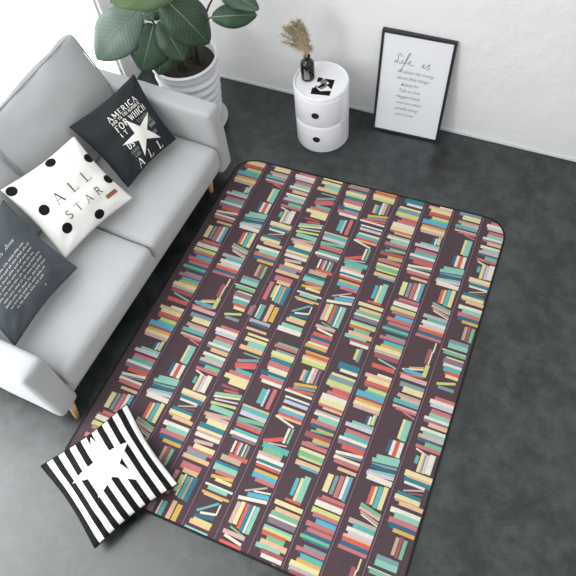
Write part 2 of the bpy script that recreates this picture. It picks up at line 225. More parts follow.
def round_poly(P, rs, seg=10):
    out = []
    n = len(P)
    for i in range(n):
        p = P[i]; a = (P[i-1]-p).normalized(); b = (P[(i+1) % n]-p).normalized(); r = rs[i]
        ang = a.angle(b); d = r/math.tan(ang/2)
        c = p+(a+b).normalized()*(r/math.sin(ang/2))
        s = p+a*d; e = p+b*d
        a0 = math.atan2((s-c).y, (s-c).x); a1 = math.atan2((e-c).y, (e-c).x)
        while a1-a0 > PI: a1 -= 2*PI
        while a1-a0 < -PI: a1 += 2*PI
        for k in range(seg+1):
            t = a0+(a1-a0)*k/seg; out.append(V((c.x+r*math.cos(t), c.y+r*math.sin(t))))
    return out
def inset(P, d): # P clockwise quad
    n = len(P); out = []
    cen = sum(P, V((0, 0)))/n
    L = []
    for i in range(n):
        a, b = P[i], P[(i+1) % n]; t = (b-a).normalized(); nn = V((-t.y, t.x))
        if nn.dot(cen-a) < 0: nn = -nn
        L.append((a+nn*d, t))
    for i in range(n):
        (p, t), (q, s) = L[i-1], L[i]
        k = ((q-p).x*s.y-(q-p).y*s.x)/(t.x*s.y-t.y*s.x)
        out.append(p+t*k)
    return out
def clip(poly, win):
    cen = sum(win, V((0, 0)))/len(win)
    for i in range(len(win)):
        a, b = win[i], win[(i+1) % len(win)]
        if (b-a).length < 1e-7: continue
        t = b-a; nn = V((-t.y, t.x))
        if nn.dot(cen-a) < 0: nn = -nn
        out = []
        for j in range(len(poly)):
            p, q = poly[j], poly[(j+1) % len(poly)]
            dp, dq = nn.dot(p-a), nn.dot(q-a)
            if dp >= 0: out.append(p)
            if (dp > 0) != (dq > 0) and dp != dq: out.append(p+(q-p)*(dp/(dp-dq)))
        poly = out
        if len(poly) < 3: return []
    return poly
def make_rug():
    root = thing('area_rug', 'large rectangular rug printed with shelves of colourful books', 'rug', (0, 0, 0))
    H = .009
    outer = round_poly(RUG, (.13, .13, .10, .13))
    bind = bpy.data.materials; m_edge = mat('rug_binding', (22, 21, 22), .9, bump=.4, bscale=400)
    # body with black bound edge
    vs = []; fs = []; n = len(outer)
    inr = round_poly(inset(RUG, .011), (.12, .12, .09, .12))
    for ring, z in ((outer, 0), (outer, H), (inr, H+.001), (inr, H-.0005)):
        vs += [(p.x, p.y, z) for p in ring]
    for k in range(3):
        for i in range(n): fs.append((k*n+i, k*n+(i+1) % n, (k+1)*n+(i+1) % n, (k+1)*n+i))
    link_mesh('binding', vs, fs, m_edge, root)
    mats = []; key = {}
    def M(name, col):
        key[name] = len(mats); mats.append(mat('rug_ink_'+name, col, .92, bump=.25, bscale=500, spec=.2, var=.05, vscale=60))
    M('ground', RUG_BG); M('board_light', (108, 86, 96)); M('board_dark', (66, 50, 58))
    for k, v in PAL.items():
        c = [int(v[i:i+2], 16) for i in (0, 2, 4)]; M(k, tuple(int(x*.75+150*.25)*.95 for x in c))
    vs = []; fs = []; mi = []
    def poly(P, z, m):
        P = clip(P, inr)
        if len(P) < 3: return
        if sum(P[i].x*P[(i+1) % len(P)].y-P[(i+1) % len(P)].x*P[i].y for i in range(len(P))) < 0: P = P[::-1]
        o = len(vs); vs.extend((p.x, p.y, z) for p in P); fs.append(tuple(range(o, o+len(P)))); mi.append(key[m])
    o = 0; vs.extend((p.x, p.y, H) for p in inr); fs.append(tuple(range(n))[::-1]); mi.append(0)
    W = lambda u, v: V((AX+u-.0060*max(v, 0)**2-.016*max(0, 1-max(u, .1)/.45)*math.tanh(max(v, 0)/.6), AY-v))
    for k in range(1, 10):
        ub = .204+PITCH*(k-1)
        for (a, b, m, z) in ((-.007, .008, 'board_dark', .0002), (-.003, .0045, 'board_light', .0003)):
            for q in range(-2, 22): poly([W(ub+a, q*.12), W(ub+b, q*.12), W(ub+b, q*.12+.12), W(ub+a, q*.12+.12)], H+z, m)
    items = [i.split() for i in BOOKS.split(';')]
    for idx, it in enumerate(items):
        c, row = it[0], int(it[1]); x1, y1, x2, y2, h = [float(q)/1000 for q in it[2:]]
        for ru in (-7, 0, 7):
            k = row+ru
            if k < 1 or k > 11: continue
            ub = .204+PITCH*(k-1); dv = .016 if (row < 3 and k < 8) else (-.015 if (row == 3 and k == 10) else 0)
            for tv in (-1, 0, 1, 2):
                a = V((ub+x1, y1+tv*TV+dv)); b = V((ub+x2, y2+tv*TV+dv)); t = (b-a).normalized(); nn = V((-t.y, t.x))*(h*1.04)
                P = [W(*(a+nn)), W(*(b+nn)), W(*(b-nn)), W(*(a-nn))]
                z = H+.0004+.0000025*idx
                poly(P, z, c)
    link_mesh('printed_top', vs, fs, mats, root, midx=mi)
    return root
RUG_BG = (78, 63, 68)
make_rug()

# ------------------------------------------------------------------ sofa (local x = along its length, y = towards its back)
SOFA_C = V((.35, -2.43, 0)); TH = math.radians(3)
UX = V((math.sin(TH), math.cos(TH), 0)); UN = V((math.cos(TH), -math.sin(TH), 0))
m_sofa = mat('sofa_fabric', SOFA_COL, .9, bump=.35, bscale=350, var=.04, vscale=5, sheen=.2, spec=.25)
m_sofa2 = mat('sofa_seam', (165, 168, 171), .9, bump=.3, bscale=300, spec=.2)
m_leg = mat('pale_beech', (205, 170, 122), .5, var=.12, vscale=30)
def build_sofa():
    root = thing('sofa', 'light grey two-seat fabric sofa with pale wooden legs, loaded with throw pillows', 'sofa', SOFA_C, math.atan2(UX.y, UX.x))
    # in this frame +x runs along the sofa to the back wall, +y towards the sofa's back (away from the rug)
    def soft(name, lo, hi, r, puff=(0, 0, 0), wr=0, rot=None, seed=0, m=m_sofa, parent=root, n=18):
        s = [hi[i]-lo[i] for i in range(3)]
        bm = rounded(s[0], s[1], s[2], r, n, puff, wr, seed)
        return from_bm(name, bm, m, parent, True, V([(hi[i]+lo[i])/2 for i in range(3)]), rot)
    soft('base', (.04, .03, .10), (1.66, .82, .215), .03)
    soft('armrest', (-.045, .0, .10), (.088, .86, .57), .028, (.004, .012, .0), .002, seed=2)
    soft('armrest', (1.585, .0, .10), (1.70, .86, .575), .026, (.004, .012, .0), .002, seed=5)
    soft('backrest', (.05, .70, .12), (1.64, .865, .60), .045, (0, .01, .01))
    for k, (a, b) in enumerate(((.092, .862), (.868, 1.582))):
        c = soft('seat_cushion', (a, -.018, .20), (b, .70, .355), .04, (0, .006, .016), .0025, seed=9+k)
        # seam piping round the top edge of the cushion
        hx, hy = (b-a)/2-.012, (.718)/2-.012; pts = []
        for (sx, sy, a0) in ((1, 1, 0), (-1, 1, 90), (-1, -1, 180), (1, -1, 270)):
            for q in range(5):
                an = math.radians(a0+q*22.5); pts.append((sx*(hx-.03)+.03*math.cos(an), sy*(hy-.03)+.03*math.sin(an), -.052))
        vs, fs = tube([(p[0]*1.012, p[1]*1.022, p[2]) for p in pts], .0035, 6, closed=True)
        link_mesh('piping', vs, fs, m_sofa, c, smooth=True)
    # loose-looking back cushions leaning on the backrest
    for k, (a, b) in enumerate(((.10, .852), (.858, 1.60))):
        hx, hy, hz = (b-a)/2, .027, .28
        bm = rounded((b-a), .054, .56, .022, 18, (.0, .078, .012), .012, 20+k)
        o = from_bm('back_cushion', bm, m_sofa, root, True, V(((a+b)/2+(.0, .0)[k], .695, .61)), (math.radians(-23), 0, math.radians((2, -1)[k])))
        for sy in (-1,):
            pts = []
            for (sx, sz, a0) in ((1, 1, 0), (-1, 1, 90), (-1, -1, 180), (1, -1, 270)):
                for q in range(5):
                    an = math.radians(a0+q*22.5); pts.append((sx*(hx-.034)+.032*math.cos(an), sy*(hy-.003), sz*(hz-.034)+.032*math.sin(an)))
            vs, fs = tube(pts, .0045, 6, closed=True)
            link_mesh('piping', vs, fs, m_sofa2, o, smooth=True)
    for (x, y, dx, dy) in ((.045, .035, -.04, -.03), (1.545, .075, -.03, -.01), (.06, .72, -.02, .02), (1.55, .72, .02, .02)):
        vs, fs = tube([(x+dx, y+dy, 0), (x, y, .125)], [.013, .022], 16)
        link_mesh('leg', vs, fs, m_leg, root, smooth=True)
    return root
build_sofa()

# ------------------------------------------------------------------ throw pillows
def pillow_surface(cs, front, back, seed):
    cs = [V(c) for c in cs]                     # top-left, top-right, bottom-right, bottom-left
    nn = (cs[2]-cs[0]).cross(cs[1]-cs[3]).normalized()
    if nn.z < 0: nn = -nn
    def S(u, v, side=1, off=0):
        bu = u+(.5-u)*.07*math.sin(PI*v)**1.2*abs(2*u-1)**2
        bv = v+(.5-v)*.07*math.sin(PI*u)**1.2*abs(2*v-1)**2
        p = cs[0]*(1-bu)*(1-bv)+cs[1]*bu*(1-bv)+cs[2]*bu*bv+cs[3]*(1-bu)*bv
        e = max(0, math.sin(PI*max(0, min(1, u)))*math.sin(PI*max(0, min(1, v))))
        h = e**.52
        wr = noise.noise(V((u*5+seed, v*5, side)))*.014*min(1, e*3)
        # creases running in from the corners
        for (a, b) in ((0, 0), (1, 0), (1, 1), (0, 1)):
            d = math.hypot(u-a, v-b)
            if d < .42: wr += math.sin(math.atan2(abs(v-b), abs(u-a))*9+seed)*.009*(1-d/.42)*min(1, e*4)
        return p+nn*(side*(h*(front if side > 0 else back)+wr*(.9 if h > .02 else 0))+off)
    return S, nn
def pillow_mesh(name, cs, m_front, m_back, front=.085, back=.05, seed=0, N=48, fidx=None, root=None):
    S, nn = pillow_surface(cs, front, back, seed)
    vs = []; fs = []; mi = []
    mats = m_front if isinstance(m_front, list) else [m_front]
    mats = mats+[m_back]; bi = len(mats)-1
    for j in range(N+1):
        for i in range(N+1): vs.append(S(i/N, j/N, 1))
    idx = {}
    for j in range(N+1):
        for i in range(N+1):
            if i in (0, N) or j in (0, N): idx[i, j] = j*(N+1)+i
            else: idx[i, j] = len(vs); vs.append(S(i/N, j/N, -1))
    for j in range(N):
        for i in range(N):
            a = j*(N+1)+i
            fs.append((a, a+N+1, a+N+2, a+1)); mi.append(fidx((i+.5)/N, (j+.5)/N) if fidx else 0)
            fs.append((idx[i, j], idx[i+1, j], idx[i+1, j+1], idx[i, j+1])); mi.append(bi)
    o = link_mesh(name, vs, fs, mats, root, midx=mi, smooth=True)
    return o, S
def rim(S, N=40):
    return [S(i/N, 0) for i in range(N)]+[S(1, i/N) for i in range(N)]+[S(1-i/N, 1) for i in range(N)]+[S(0, 1-i/N) for i in range(N)]

# stroke lettering: each glyph is (width, [(weight, [(x,y)...])...])
def arc(cx, cy, rx, ry, a0, a1, n=10):
    return [(cx+rx*math.cos(math.radians(a0+(a1-a0)*k/n)), cy+ry*math.sin(math.radians(a0+(a1-a0)*k/n))) for k in range(n+1)]
def sf(x, y, w=.12): return ('n', [(x-w, y), (x+w, y)])
G = {
 'A': (.84, [('n', [(.08, 0), (.42, 1)]), ('k', [(.42, 1), (.74, 0)]), ('n', [(.2, .34), (.6, .34)]), sf(.08, .02, .1), sf(.74, .02, .13)]),
 'L': (.68, [('k', [(.16, 0), (.16, 1)]), ('n', [(.02, .02), (.64, .02), (.64, .24)]), sf(.16, .98)]),
 'S': (.62, [('k', arc(.3, .74, .22, .24, 30, 270, 12)+arc(.3, .25, .24, .25, 90, -150, 12))]),
 'T': (.76, [('k', [(.38, 0), (.38, 1)]), ('n', [(.04, .8), (.04, .98), (.72, .98), (.72, .8)]), sf(.38, .02)]),
 'R': (.78, [('k', [(.16, 0), (.16, 1)]), ('k', [(.16, .98)]+arc(.38, .74, .2, .24, 90, -90, 8)+[(.16, .5)]), ('k', [(.38, .5), (.7, 0)]), sf(.16, .02), sf(.72, .02, .08)]),
 'M': (1.0, [('n', [(.14, 0), (.16, 1)]), ('k', [(.16, 1), (.5, .15)]), ('n', [(.5, .15), (.84, 1)]), ('k', [(.84, 1), (.86, 0)]), sf(.14, .02), sf(.86, .02)]),
 'E': (.68, [('k', [(.16, 0), (.16, 1)]), ('n', [(.04, .98), (.6, .98), (.6, .8)]), ('n', [(.16, .52), (.48, .52)]), ('n', [(.04, .02), (.62, .02), (.62, .22)])]),
 'F': (.64, [('k', [(.16, 0), (.16, 1)]), ('n', [(.04, .98), (.6, .98), (.6, .78)]), ('n', [(.16, .52), (.46, .52)]), sf(.16, .02)]),
 'I': (.34, [('k', [(.17, 0), (.17, 1)]), sf(.17, .02), sf(.17, .98)]),
 'C': (.74, [('k', arc(.4, .5, .32, .49, 45, 315, 16))]),
 'O': (.82, [('k', arc(.41, .5, .33, .49, 0, 360, 20))]),
 'D': (.8, [('k', [(.16, 0), (.16, 1)]), ('k', [(.04, .98), (.3, .98)]+arc(.34, .5, .36, .48, 80, -80, 10)+[(.3, .02), (.04, .02)])]),
 'P': (.68, [('k', [(.16, 0), (.16, 1)]), ('k', [(.16, .98)]+arc(.38, .72, .22, .26, 90, -90, 8)+[(.16, .46)]), sf(.16, .02)]),
 'B': (.72, [('k', [(.16, 0), (.16, 1)]), ('k', [(.16, .98)]+arc(.36, .75, .2, .23, 90, -90, 8)+[(.16, .52)]+arc(.38, .27, .24, .25, 90, -90, 8)+[(.1, .02)])]),
 'H': (.86, [('k', [(.16, 0), (.16, 1)]), ('k', [(.7, 0), (.7, 1)]), ('n', [(.16, .52), (.7, .52)]), sf(.16, .02), sf(.7, .02), sf(.16, .98), sf(.7, .98)]),
 'N': (.88, [('n', [(.14, 0), (.14, 1)]), ('k', [(.14, 1), (.72, 0)]), ('n', [(.72, 0), (.72, 1)]), sf(.14, .02), sf(.14, .98, .1), sf(.72, .98)]),
 'U': (.84, [('k', [(.16, 1), (.16, .35)]+arc(.42, .32, .26, .31, 180, 360, 10)+[(.68, 1)]), sf(.16, .98), sf(.68, .98)]),
 'W': (1.1, [('k', [(.06, 1), (.32, 0)]), ('n', [(.32, 0), (.55, .9)]), ('k', [(.55, .9), (.8, 0)]), ('n', [(.8, 0), (1.04, 1)]), sf(.06, .98, .1), sf(1.04, .98, .1)]),
 'V': (.8, [('k', [(.06, 1), (.4, 0)]), ('n', [(.4, 0), (.74, 1)]), sf(.06, .98, .1), sf(.74, .98, .1)]),
 'G': (.8, [('k', arc(.4, .5, .32, .49, 45, 345, 16)), ('k', [(.7, .4), (.7, 0)])]),
 'Y': (.78, [('k', [(.06, 1), (.38, .5), (.38, 0)]), ('n', [(.72, 1), (.38, .5)]), sf(.38, .02)]),
 'J': (.5, [('k', [(.34, 1), (.34, .2)]+arc(.2, .18, .14, .18, 0, -180, 6)), sf(.34, .98)]),
 'X': (.8, [('k', [(.06, 1), (.72, 0)]), ('n', [(.7, 1), (.06, 0)])]),
 'K': (.8, [('k', [(.16, 0), (.16, 1)]), ('n', [(.68, 1), (.16, .42)]), ('k', [(.32, .58), (.72, 0)])]),
 ' ': (.4, []),
}
class Ink:
    """flat strokes and shapes in a pillow's or sheet's own (u,v), laid on its surface"""
    def __init__(s, surf): s.S = surf; s.v = []; s.f = []
    def stroke(s, pts, w, step=.01):
        P = [V(pts[0])]
        for a, b in zip(pts, pts[1:]):
            a = V(a); b = V(b); n = max(1, int((b-a).length/step))
            P += [a+(b-a)*k/n for k in range(1, n+1)]
        o = len(s.v); n = len(P)
        for i, p in enumerate(P):
            d = (P[min(i+1, n-1)]-P[max(i-1, 0)])
            d = d.normalized() if d.length > 1e-9 else V((1, 0))
            q = V((-d.y, d.x))*w/2
            s.v += [s.S(*(p+q)), s.S(*(p-q))]
        for i in range(n-1): s.f.append((o+2*i, o+2*i+1, o+2*i+3, o+2*i+2))
    def poly(s, P, rings=6):
        P = [V(p) for p in P]; c = sum(P, V((0, 0)))/len(P); o = len(s.v); n = len(P)
        s.v.append(s.S(*c))
        for r in range(1, rings+1):
            for p in P: s.v.append(s.S(*(c+(p-c)*r/rings)))
        for k in range(n):
            s.f.append((o, o+1+k, o+1+(k+1) % n))
            for r in range(rings-1):
                a = o+1+r*n; b = a+n
                s.f.append((a+k, b+k, b+(k+1) % n, a+(k+1) % n))
    def text(s, txt, u0, v0, h, k=.16, th=.07, gap=.16, fit=None, slope=0):
        """baseline starts at (u0,v0); h = cap height; fit = width to fill"""
        wid = sum(G[c][0] for c in txt)+gap*(len(txt)-1)
        if fit:
            gap += (fit/h-wid)/max(1, len(txt)-1) if fit/h > wid else 0
            hx = h if fit/h >= wid else fit/wid
        else: hx = h
        x = 0
        for c in txt:
            for wt, pts in G[c][1]:
                s.stroke([(u0+(x+px)*hx, v0-py*h+slope*(x+px)*hx) for px, py in pts], h*(k if wt == 'k' else th))
            x += G[c][0]+gap
    def scribble(s, u0, v0, length, h, w, rng, ang=0):
        x = 0
        while x < length:
            L = rng.uniform(2.2, 5.5)*h; pts = []
            n = int(L/(h*.35))
            for i in range(n+1): pts.append((x+i*h*.35, (h*rng.choice((1, .6, .7, 1.3)) if i % 2 else 0)))
            ca, sa = math.cos(ang), math.sin(ang)
            s.stroke([(u0+a*ca+b*sa, v0+a*sa-b*ca) for a, b in pts], w, .05)
            x += L+h*1.1
    def build(s, name, m, parent): return link_mesh(name, s.v, s.f, m, parent, smooth=True)
def star(cx, cy, pts5, inner=.42):
    o = []
    c = sum((V(p) for p in pts5), V((0, 0)))/5
    for i in range(5):
        a = V(pts5[i]); b = V(pts5[(i+1) % 5]); o.append(a); m = (a+b)/2; o.append(c+(m-c)*inner)
    out = []
    for i in range(10):
        for k in range(4): out.append(o[i].lerp(o[(i+1) % 10], k/4))
    return out

m_black = mat('black_cotton', (38, 42, 45), .85, bump=.4, bscale=420, spec=.3, var=.06)
m_white = mat('white_cotton', (236, 235, 230), .85, bump=.4, bscale=420, spec=.3)
m_slate = mat('slate_cotton', (74, 80, 86), .85, bump=.4, bscale=420, spec=.3, var=.06)
m_inkw = mat('white_print', (232, 230, 222), .8)
m_inkb = mat('black_print', (19, 19, 20), .85, spec=.2)
m_inkg = mat('grey_print', (120, 124, 126), .8)

# black pillow, star and serif words
P1 = [(-0.1622, -1.2271, 0.68), (-0.0291, -0.7807, 0.68), (0.2387, -0.9292, 0.425), (0.154, -1.3187, 0.425)]
o, S = pillow_mesh('throw_pillow', P1, m_black, m_black, .075, .045, 1)
tag(o, 'black square throw pillow with a white star and AMERICA, FOR WHICH, ALL lettering', 'pillow')
DU, DV = PIL1
def word(txt, u, v, h, k, th, fit, m, slope=0):
    if txt in ('ALL', 'STAR'):
        wid = sum(G[c][0] for c in txt); gp = (fit/h-wid)/(len(txt)-1); x = 0
        for c in txt:
            K = Ink(lambda p, q: S(p, q, 1, .0014)); K.text(c, u+DU+x*h, v+DV, h, k, th); K.build('letter', m, o); x += G[c][0]+gp
        return
    K = Ink(lambda p, q: S(p, q, 1, .0014)); K.text(txt, u+DU, v+DV, h, k, th, fit=fit, slope=slope)
    return K.build('lettering', m, o)
for t_, u_, v_, h_, k_, th_, f_, m_ in (('AMERICA', .335, .30, .075, .155, .07, .47, m_inkw), ('AND TO THE REPUBLIC', .335, .352, .036, .17, .11, .47, m_inkw), ('FOR', .335, .455, .08, .155, .07, .19, m_inkw),
        ('WHICH', .56, .455, .08, .155, .07, .28, m_inkw), ('IT', .34, .535, .055, .2, .09, .10, m_inkw), ('ALL', .30, .975, .115, .13, .055, .46, m_inkw),
        ('STANDS', .62, .53, .045, .2, .12, .20, m_inkg), ('ONE', .72, .61, .055, .2, .12, .11, m_inkg), ('NATION', .73, .675, .045, .2, .12, .10, m_inkg), ('US', .31, .70, .075, .2, .1, .10, m_inkw),
        ('UNDER', .31, .77, .04, .2, .12, .12, m_inkg), ('GOD', .33, .83, .04, .2, .12, .08, m_inkg), ('FOR', .70, .77, .045, .2, .12, .08, m_inkg)):
    word(t_, u_, v_, h_, k_, th_, f_, m_)
K = Ink(lambda u, v: S(u, v, 1, .0020))
K.poly(star(0, 0, [(a+DU, b+DV) for a, b in ((.50, .40), (.84, .50), (.785, .86), (.43, .90), (.27, .60))], .40), 8)
K.build('star_print', m_inkw, o)

# white ALL STAR pillow with dots
P2 = [(-0.2558, -1.6973, 0.69), (-0.0947, -1.279, 0.69), (0.2125, -1.3682, 0.425), (0.0749, -1.8166, 0.425)]
o, S = pillow_mesh('throw_pillow', P2, m_white, m_white, .08, .015, 4)
tag(o, 'white square throw pillow with black dots, ALL STAR lettering and a small brown tag', 'pillow')
DU, DV = PIL2
word('ALL', .335, .50, .125, .10, .04, .48, m_inkb); word('STAR', .32, .70, .095, .10, .045, .48, m_inkb)
for (u, v) in DOTS:
    K = Ink(lambda u, v: S(u, v, 1, .0012))
    K.poly([(max(.004, min(.996, u+.059*math.cos(a*PI/12))), max(.004, min(.996, v+.059*math.sin(a*PI/12)))) for a in range(24)], 4)
    K.build('dot', m_inkb, o)
K = Ink(lambda u, v: S(u, v, 1, .003))
a, b = TAG
K.poly([(a, b-.025), (a+.05, b-.025), (a+.10, b-.025), (a+.15, b-.025), (a+.15, b), (a+.15, b+.025), (a+.1, b+.025), (a+.05, b+.025), (a, b+.025), (a, b)], 2)
t = K.build('leather_tag', mat('brown_leather', (150, 88, 62), .6), o); t['label'] = 'brown leather tag'

# dark grey pillow with small white handwriting
P3 = [(-0.1963, -2.2102, 0.695), (-0.20, -1.7449, 0.695), (0.1661, -1.8411, 0.43), (0.1156, -2.3084, 0.43)]
o, S = pillow_mesh('throw_pillow', P3, m_slate, m_slate, .08, .015, 8)
tag(o, 'dark grey throw pillow with lines of small white handwriting against the near armrest', 'pillow')
K = Ink(lambda u, v: S(u, v, 1, .0012)); rng = random.Random(3)
DU, DV = PIL3
for k in range(9):
    v = .42+k*.045
    K = Ink(lambda u, v: S(u, v, 1, .0012)); K.scribble(.16+DU+(0, .03, .01, .02, .0, .04, .02, .05, .1)[k], v+DV, (.62, .60, .62, .6, .64, .58, .6, .55, .40)[k], .015, .0052, rng); K.build('handwriting', m_inkw, o)
K = Ink(lambda u, v: S(u, v, 1, .0012)); K.scribble(.25+DU, .33+DV, .40, .035, .007, rng); K.build('handwriting', m_inkw, o)
K = Ink(lambda u, v: S(u, v, 1, .0012)); K.poly([(.62+DU+.008*math.cos(a), .86+DV+.008*math.sin(a)) for a in range(6)], 1)
K.build('printed_dot', m_inkw, o)

# striped pillow lying on rug corner and floor
P4 = STRIPE
o, S = pillow_mesh('throw_pillow', P4, [m_inkb, m_white], m_black, .06, .045, 12, N=64, fidx=lambda u, v: 0 if int(u*16) % 2 == 0 else 1)
tag(o, 'black and white striped throw pillow with a big white star lying on rug and floor', 'pillow')
vs, fs = tube(rim(S), .003, 6, closed=True); link_mesh('piping', vs, fs, m_inkb, o, smooth=True)
DU, DV = PIL4
K = Ink(lambda u, v: S(u, v, 1, .004))
K.poly(star(0, 0, [(a+DU, b+DV) for a, b in STAR4], .47), 8)
K.build('star_print', m_white, o)

# ------------------------------------------------------------------ side table
m_gloss = mat('glossy_white_plastic', (238, 238, 242), .28, spec=.5, coat=.3)
m_hole = mat('black_recess', (18, 19, 21), .5)
TX, TY, TR, THt = .836, -.262, .161, .432
tb = thing('side_table', 'round white two-tier storage side table with black finger holes', 'side table', (TX, TY, 0))
prof = [(.150, 0), (TR, .004), (TR, .205), (TR-.003, .208), (TR-.003, .212), (TR, .215), (TR, .422), (TR-.003, .429), (TR-.008, THt), (TR-.013, .428), (TR-.015, .424), (0.0001, .424)]
vs, fs = lathe(prof, 96); link_mesh('body', vs, fs, m_gloss, tb, smooth=True).modifiers.new('e', 'EDGE_SPLIT').split_angle = math.radians(40)
def arc_panel(r0, r1, a0, a1, z0, z1, n=28):
    vs = []; fs = []
    for i in range(n+1):
        a = math.radians(a0+(a1-a0)*i/n)
        for r, z in ((r0, z0), (r1-.001, z0), (r1, z0+.003), (r1, z1-.003), (r1-.001, z1), (r0, z1)):
            vs.append((r*math.cos(a), r*math.sin(a), z))
    for i in range(n):
        for k in range(5): fs.append((i*6+k, (i+1)*6+k, (i+1)*6+k+1, i*6+k+1))
    fs.append(tuple(range(6))); fs.append(tuple(n*6+k for k in range(6))[::-1])
    return vs, fs
for z0, z1, hz in ((.018, .198, .118), (.222, .402, .312)):
    vs, fs = arc_panel(TR-.004, TR+.0045, -135, -27, z0, z1)
    d = link_mesh('door', vs, fs, m_gloss, tb, smooth=True); d.modifiers.new('e', 'EDGE_SPLIT').split_angle = math.radians(35)
    # finger hole: a dark dished disc with a raised ring, on the curved front
    ph = math.radians(-82); vs = []; fs = []; n = 28
    for rr, dr in ((.0005, -.0005), (.012, .0008), (.0185, .003), (.021, .0035), (.0215, .0005)):
        for k in range(n):
            a = 2*PI*k/n; s = rr*math.cos(a); z = hz+rr*math.sin(a); an = ph+s/TR; R_ = TR+.005+dr
            vs.append((R_*math.cos(an), R_*math.sin(an), z))
    for i in range(4):
        for k in range(n): fs.append((i*n+k, i*n+(k+1) % n, (i+1)*n+(k+1) % n, (i+1)*n+k))
    fs.append(tuple(range(n)))
    link_mesh('finger_hole', vs, fs, m_hole, d, smooth=True)

# monochrome card on the table
cc = [V((0.780, -0.232)), V((0.918, -0.209)), V((0.941, -0.376)), V((0.803, -0.399))]
card = thing('photo_card', 'white card with a black and white abstract print on the round table', 'card', (.861, -.305, .4245))
m_card = mat('white_card', (238, 238, 238), .6)
bm = bmesh.new(); fv = []
for z in (0, .0012): fv.append([bm.verts.new((c.x-.861, c.y+.305, z)) for c in cc])
bm.faces.new(fv[0]); bm.faces.new(fv[1])
for i in range(4): bm.faces.new((fv[0][i], fv[0][(i+1) % 4], fv[1][(i+1) % 4], fv[1][i]))
from_bm('card_stock', bm, m_card, card)
CS = lambda u, v, off=.0014: V(((cc[0]*(1-u)*(1-v)+cc[1]*u*(1-v)+cc[2]*u*v+cc[3]*(1-u)*v).x-.861, (cc[0]*(1-u)*(1-v)+cc[1]*u*(1-v)+cc[2]*u*v+cc[3]*(1-u)*v).y+.305, off))
K = Ink(lambda u, v: CS(u, v))
for P in ([(.22, .08), (.42, .10), (.36, .26), (.26, .34), (.20, .24)], [(.50, .12), (.92, .14), (.90, .60), (.66, .42), (.78, .30), (.6, .24)], [(.1, .62), (.24, .56), (.34, .78), (.62, .70), (.9, .66), (.9, .90), (.12, .90)], [(.42, .40), (.56, .34), (.60, .44), (.36, .62), (.30, .56)]):
    K.poly(P, 1)
K.build('dark_print', m_inkb, card)
K = Ink(lambda u, v: CS(u, v, .0012+.0001))
for P in ([(.30, .16), (.55, .14), (.70, .46), (.55, .62), (.40, .66), (.52, .46), (.36, .34)], [(.2, .48), (.32, .50), (.22, .66)]): K.poly(P, 1)
K.build('grey_print', m_inkg, card)

# bottle and dried grass
m_bottle = mat('black_glass_bottle', (16, 17, 18), .18, spec=.6)
BX, BY, BZ = .756, -.262, .4245
bt = thing('bottle', 'small black bottle with white lettering holding dried grass on the round table', 'bottle', (BX, BY, BZ))
prof = [(.030, 0), (.0385, .004), (.0395, .012), (.0395, .098), (.037, .112), (.028, .124), (.019, .130), (.0165, .134), (.0165, .150), (.019, .151), (.019, .157), (.015, .158), (.0135, .15), (.0135, .12)]
vs, fs = lathe(prof, 48); link_mesh('glass_body', vs, fs, m_bottle, bt, smooth=True)
LS = lambda u, v: V((.0400*math.cos(u), .0400*math.sin(u), v))
K = Ink(lambda a, z: LS(math.radians(-82)+a/.04, z)); rng = random.Random(5)
for (x, L, h) in ((-.012, .070, .011), (-.001, .055, .0045), (.008, .060, .0045), (.015, .04, .003)):
    y = .022
    while y < .022+L:
        K.stroke([(x, y), (x+h*rng.uniform(.5, 1), y+.001)], .0022, .004); K.stroke([(x, y+.003), (x+h, y+.003)], .0012, .004); y += h*.6+.0025
K.build('label_lettering', mat('label_white', (200, 200, 200), .6), bt)
m_grass = mat('dried_grass', (178, 158, 128), .9, var=.18, vscale=60)
m_plume = mat('plume_beige', (188, 170, 140), .95, var=.22, vscale=50)
pg = thing('dried_grass', 'bunch of beige dried pampas grass standing in the black bottle', 'dried plant', (BX, BY, BZ+.15))
rng = random.Random(11)
tips = [(-.115, .02, .135), (-.095, .045, .17), (-.06, .05, .185), (-.05, .00, .17), (-.115, -.03, .09), (-.02, .02, .15), (-.075, .02, .15), (-.135, .02, .14), (-.14, .0, .11), (-.12, .05, .13), (-.10, .0, .16), (-.06, -.02, .13), (-.03, .04, .17), (-.08, .06, .15), (.022, -.008, .075)]
for tx, ty, tz in tips:
    T = V((tx, ty, tz)); base = V((rng.uniform(-.006, .006), rng.uniform(-.006, .006), -.02)); mid = V((tx*.06, ty*.06, tz*.7))
    def bez(t): return base*(1-t)**2+mid*2*t*(1-t)+T*t*t
    vs, fs = tube([bez(k/12) for k in range(13)], .0011, 5); link_mesh('stem', vs, fs, m_grass, pg)
    vs = []; fs = []
    for k in range(420 if tz > .11 else 200):
        t = rng.uniform(.42, 1); p = bez(t); d = (bez(min(1, t+.05))-bez(t-.05)).normalized()
        side = V((rng.gauss(0, 1), rng.gauss(0, 1), rng.gauss(0, 1))).normalized()
        L = rng.uniform(.025, .06)*(1.25-t*.6)
        q1 = p+(d*.6+side*.9).normalized()*L*.5; q2 = p+(d*.35+side*.9+V((-.15, 0, -.5))).normalized()*L
        a = len(vs); wv = d.cross(side).normalized()*.0011
        vs += [p-wv, p+wv, q1+wv, q1-wv, q2]; fs += [(a, a+1, a+2, a+3), (a+3, a+2, a+4)]
    link_mesh('plume', vs, fs, m_plume, pg)

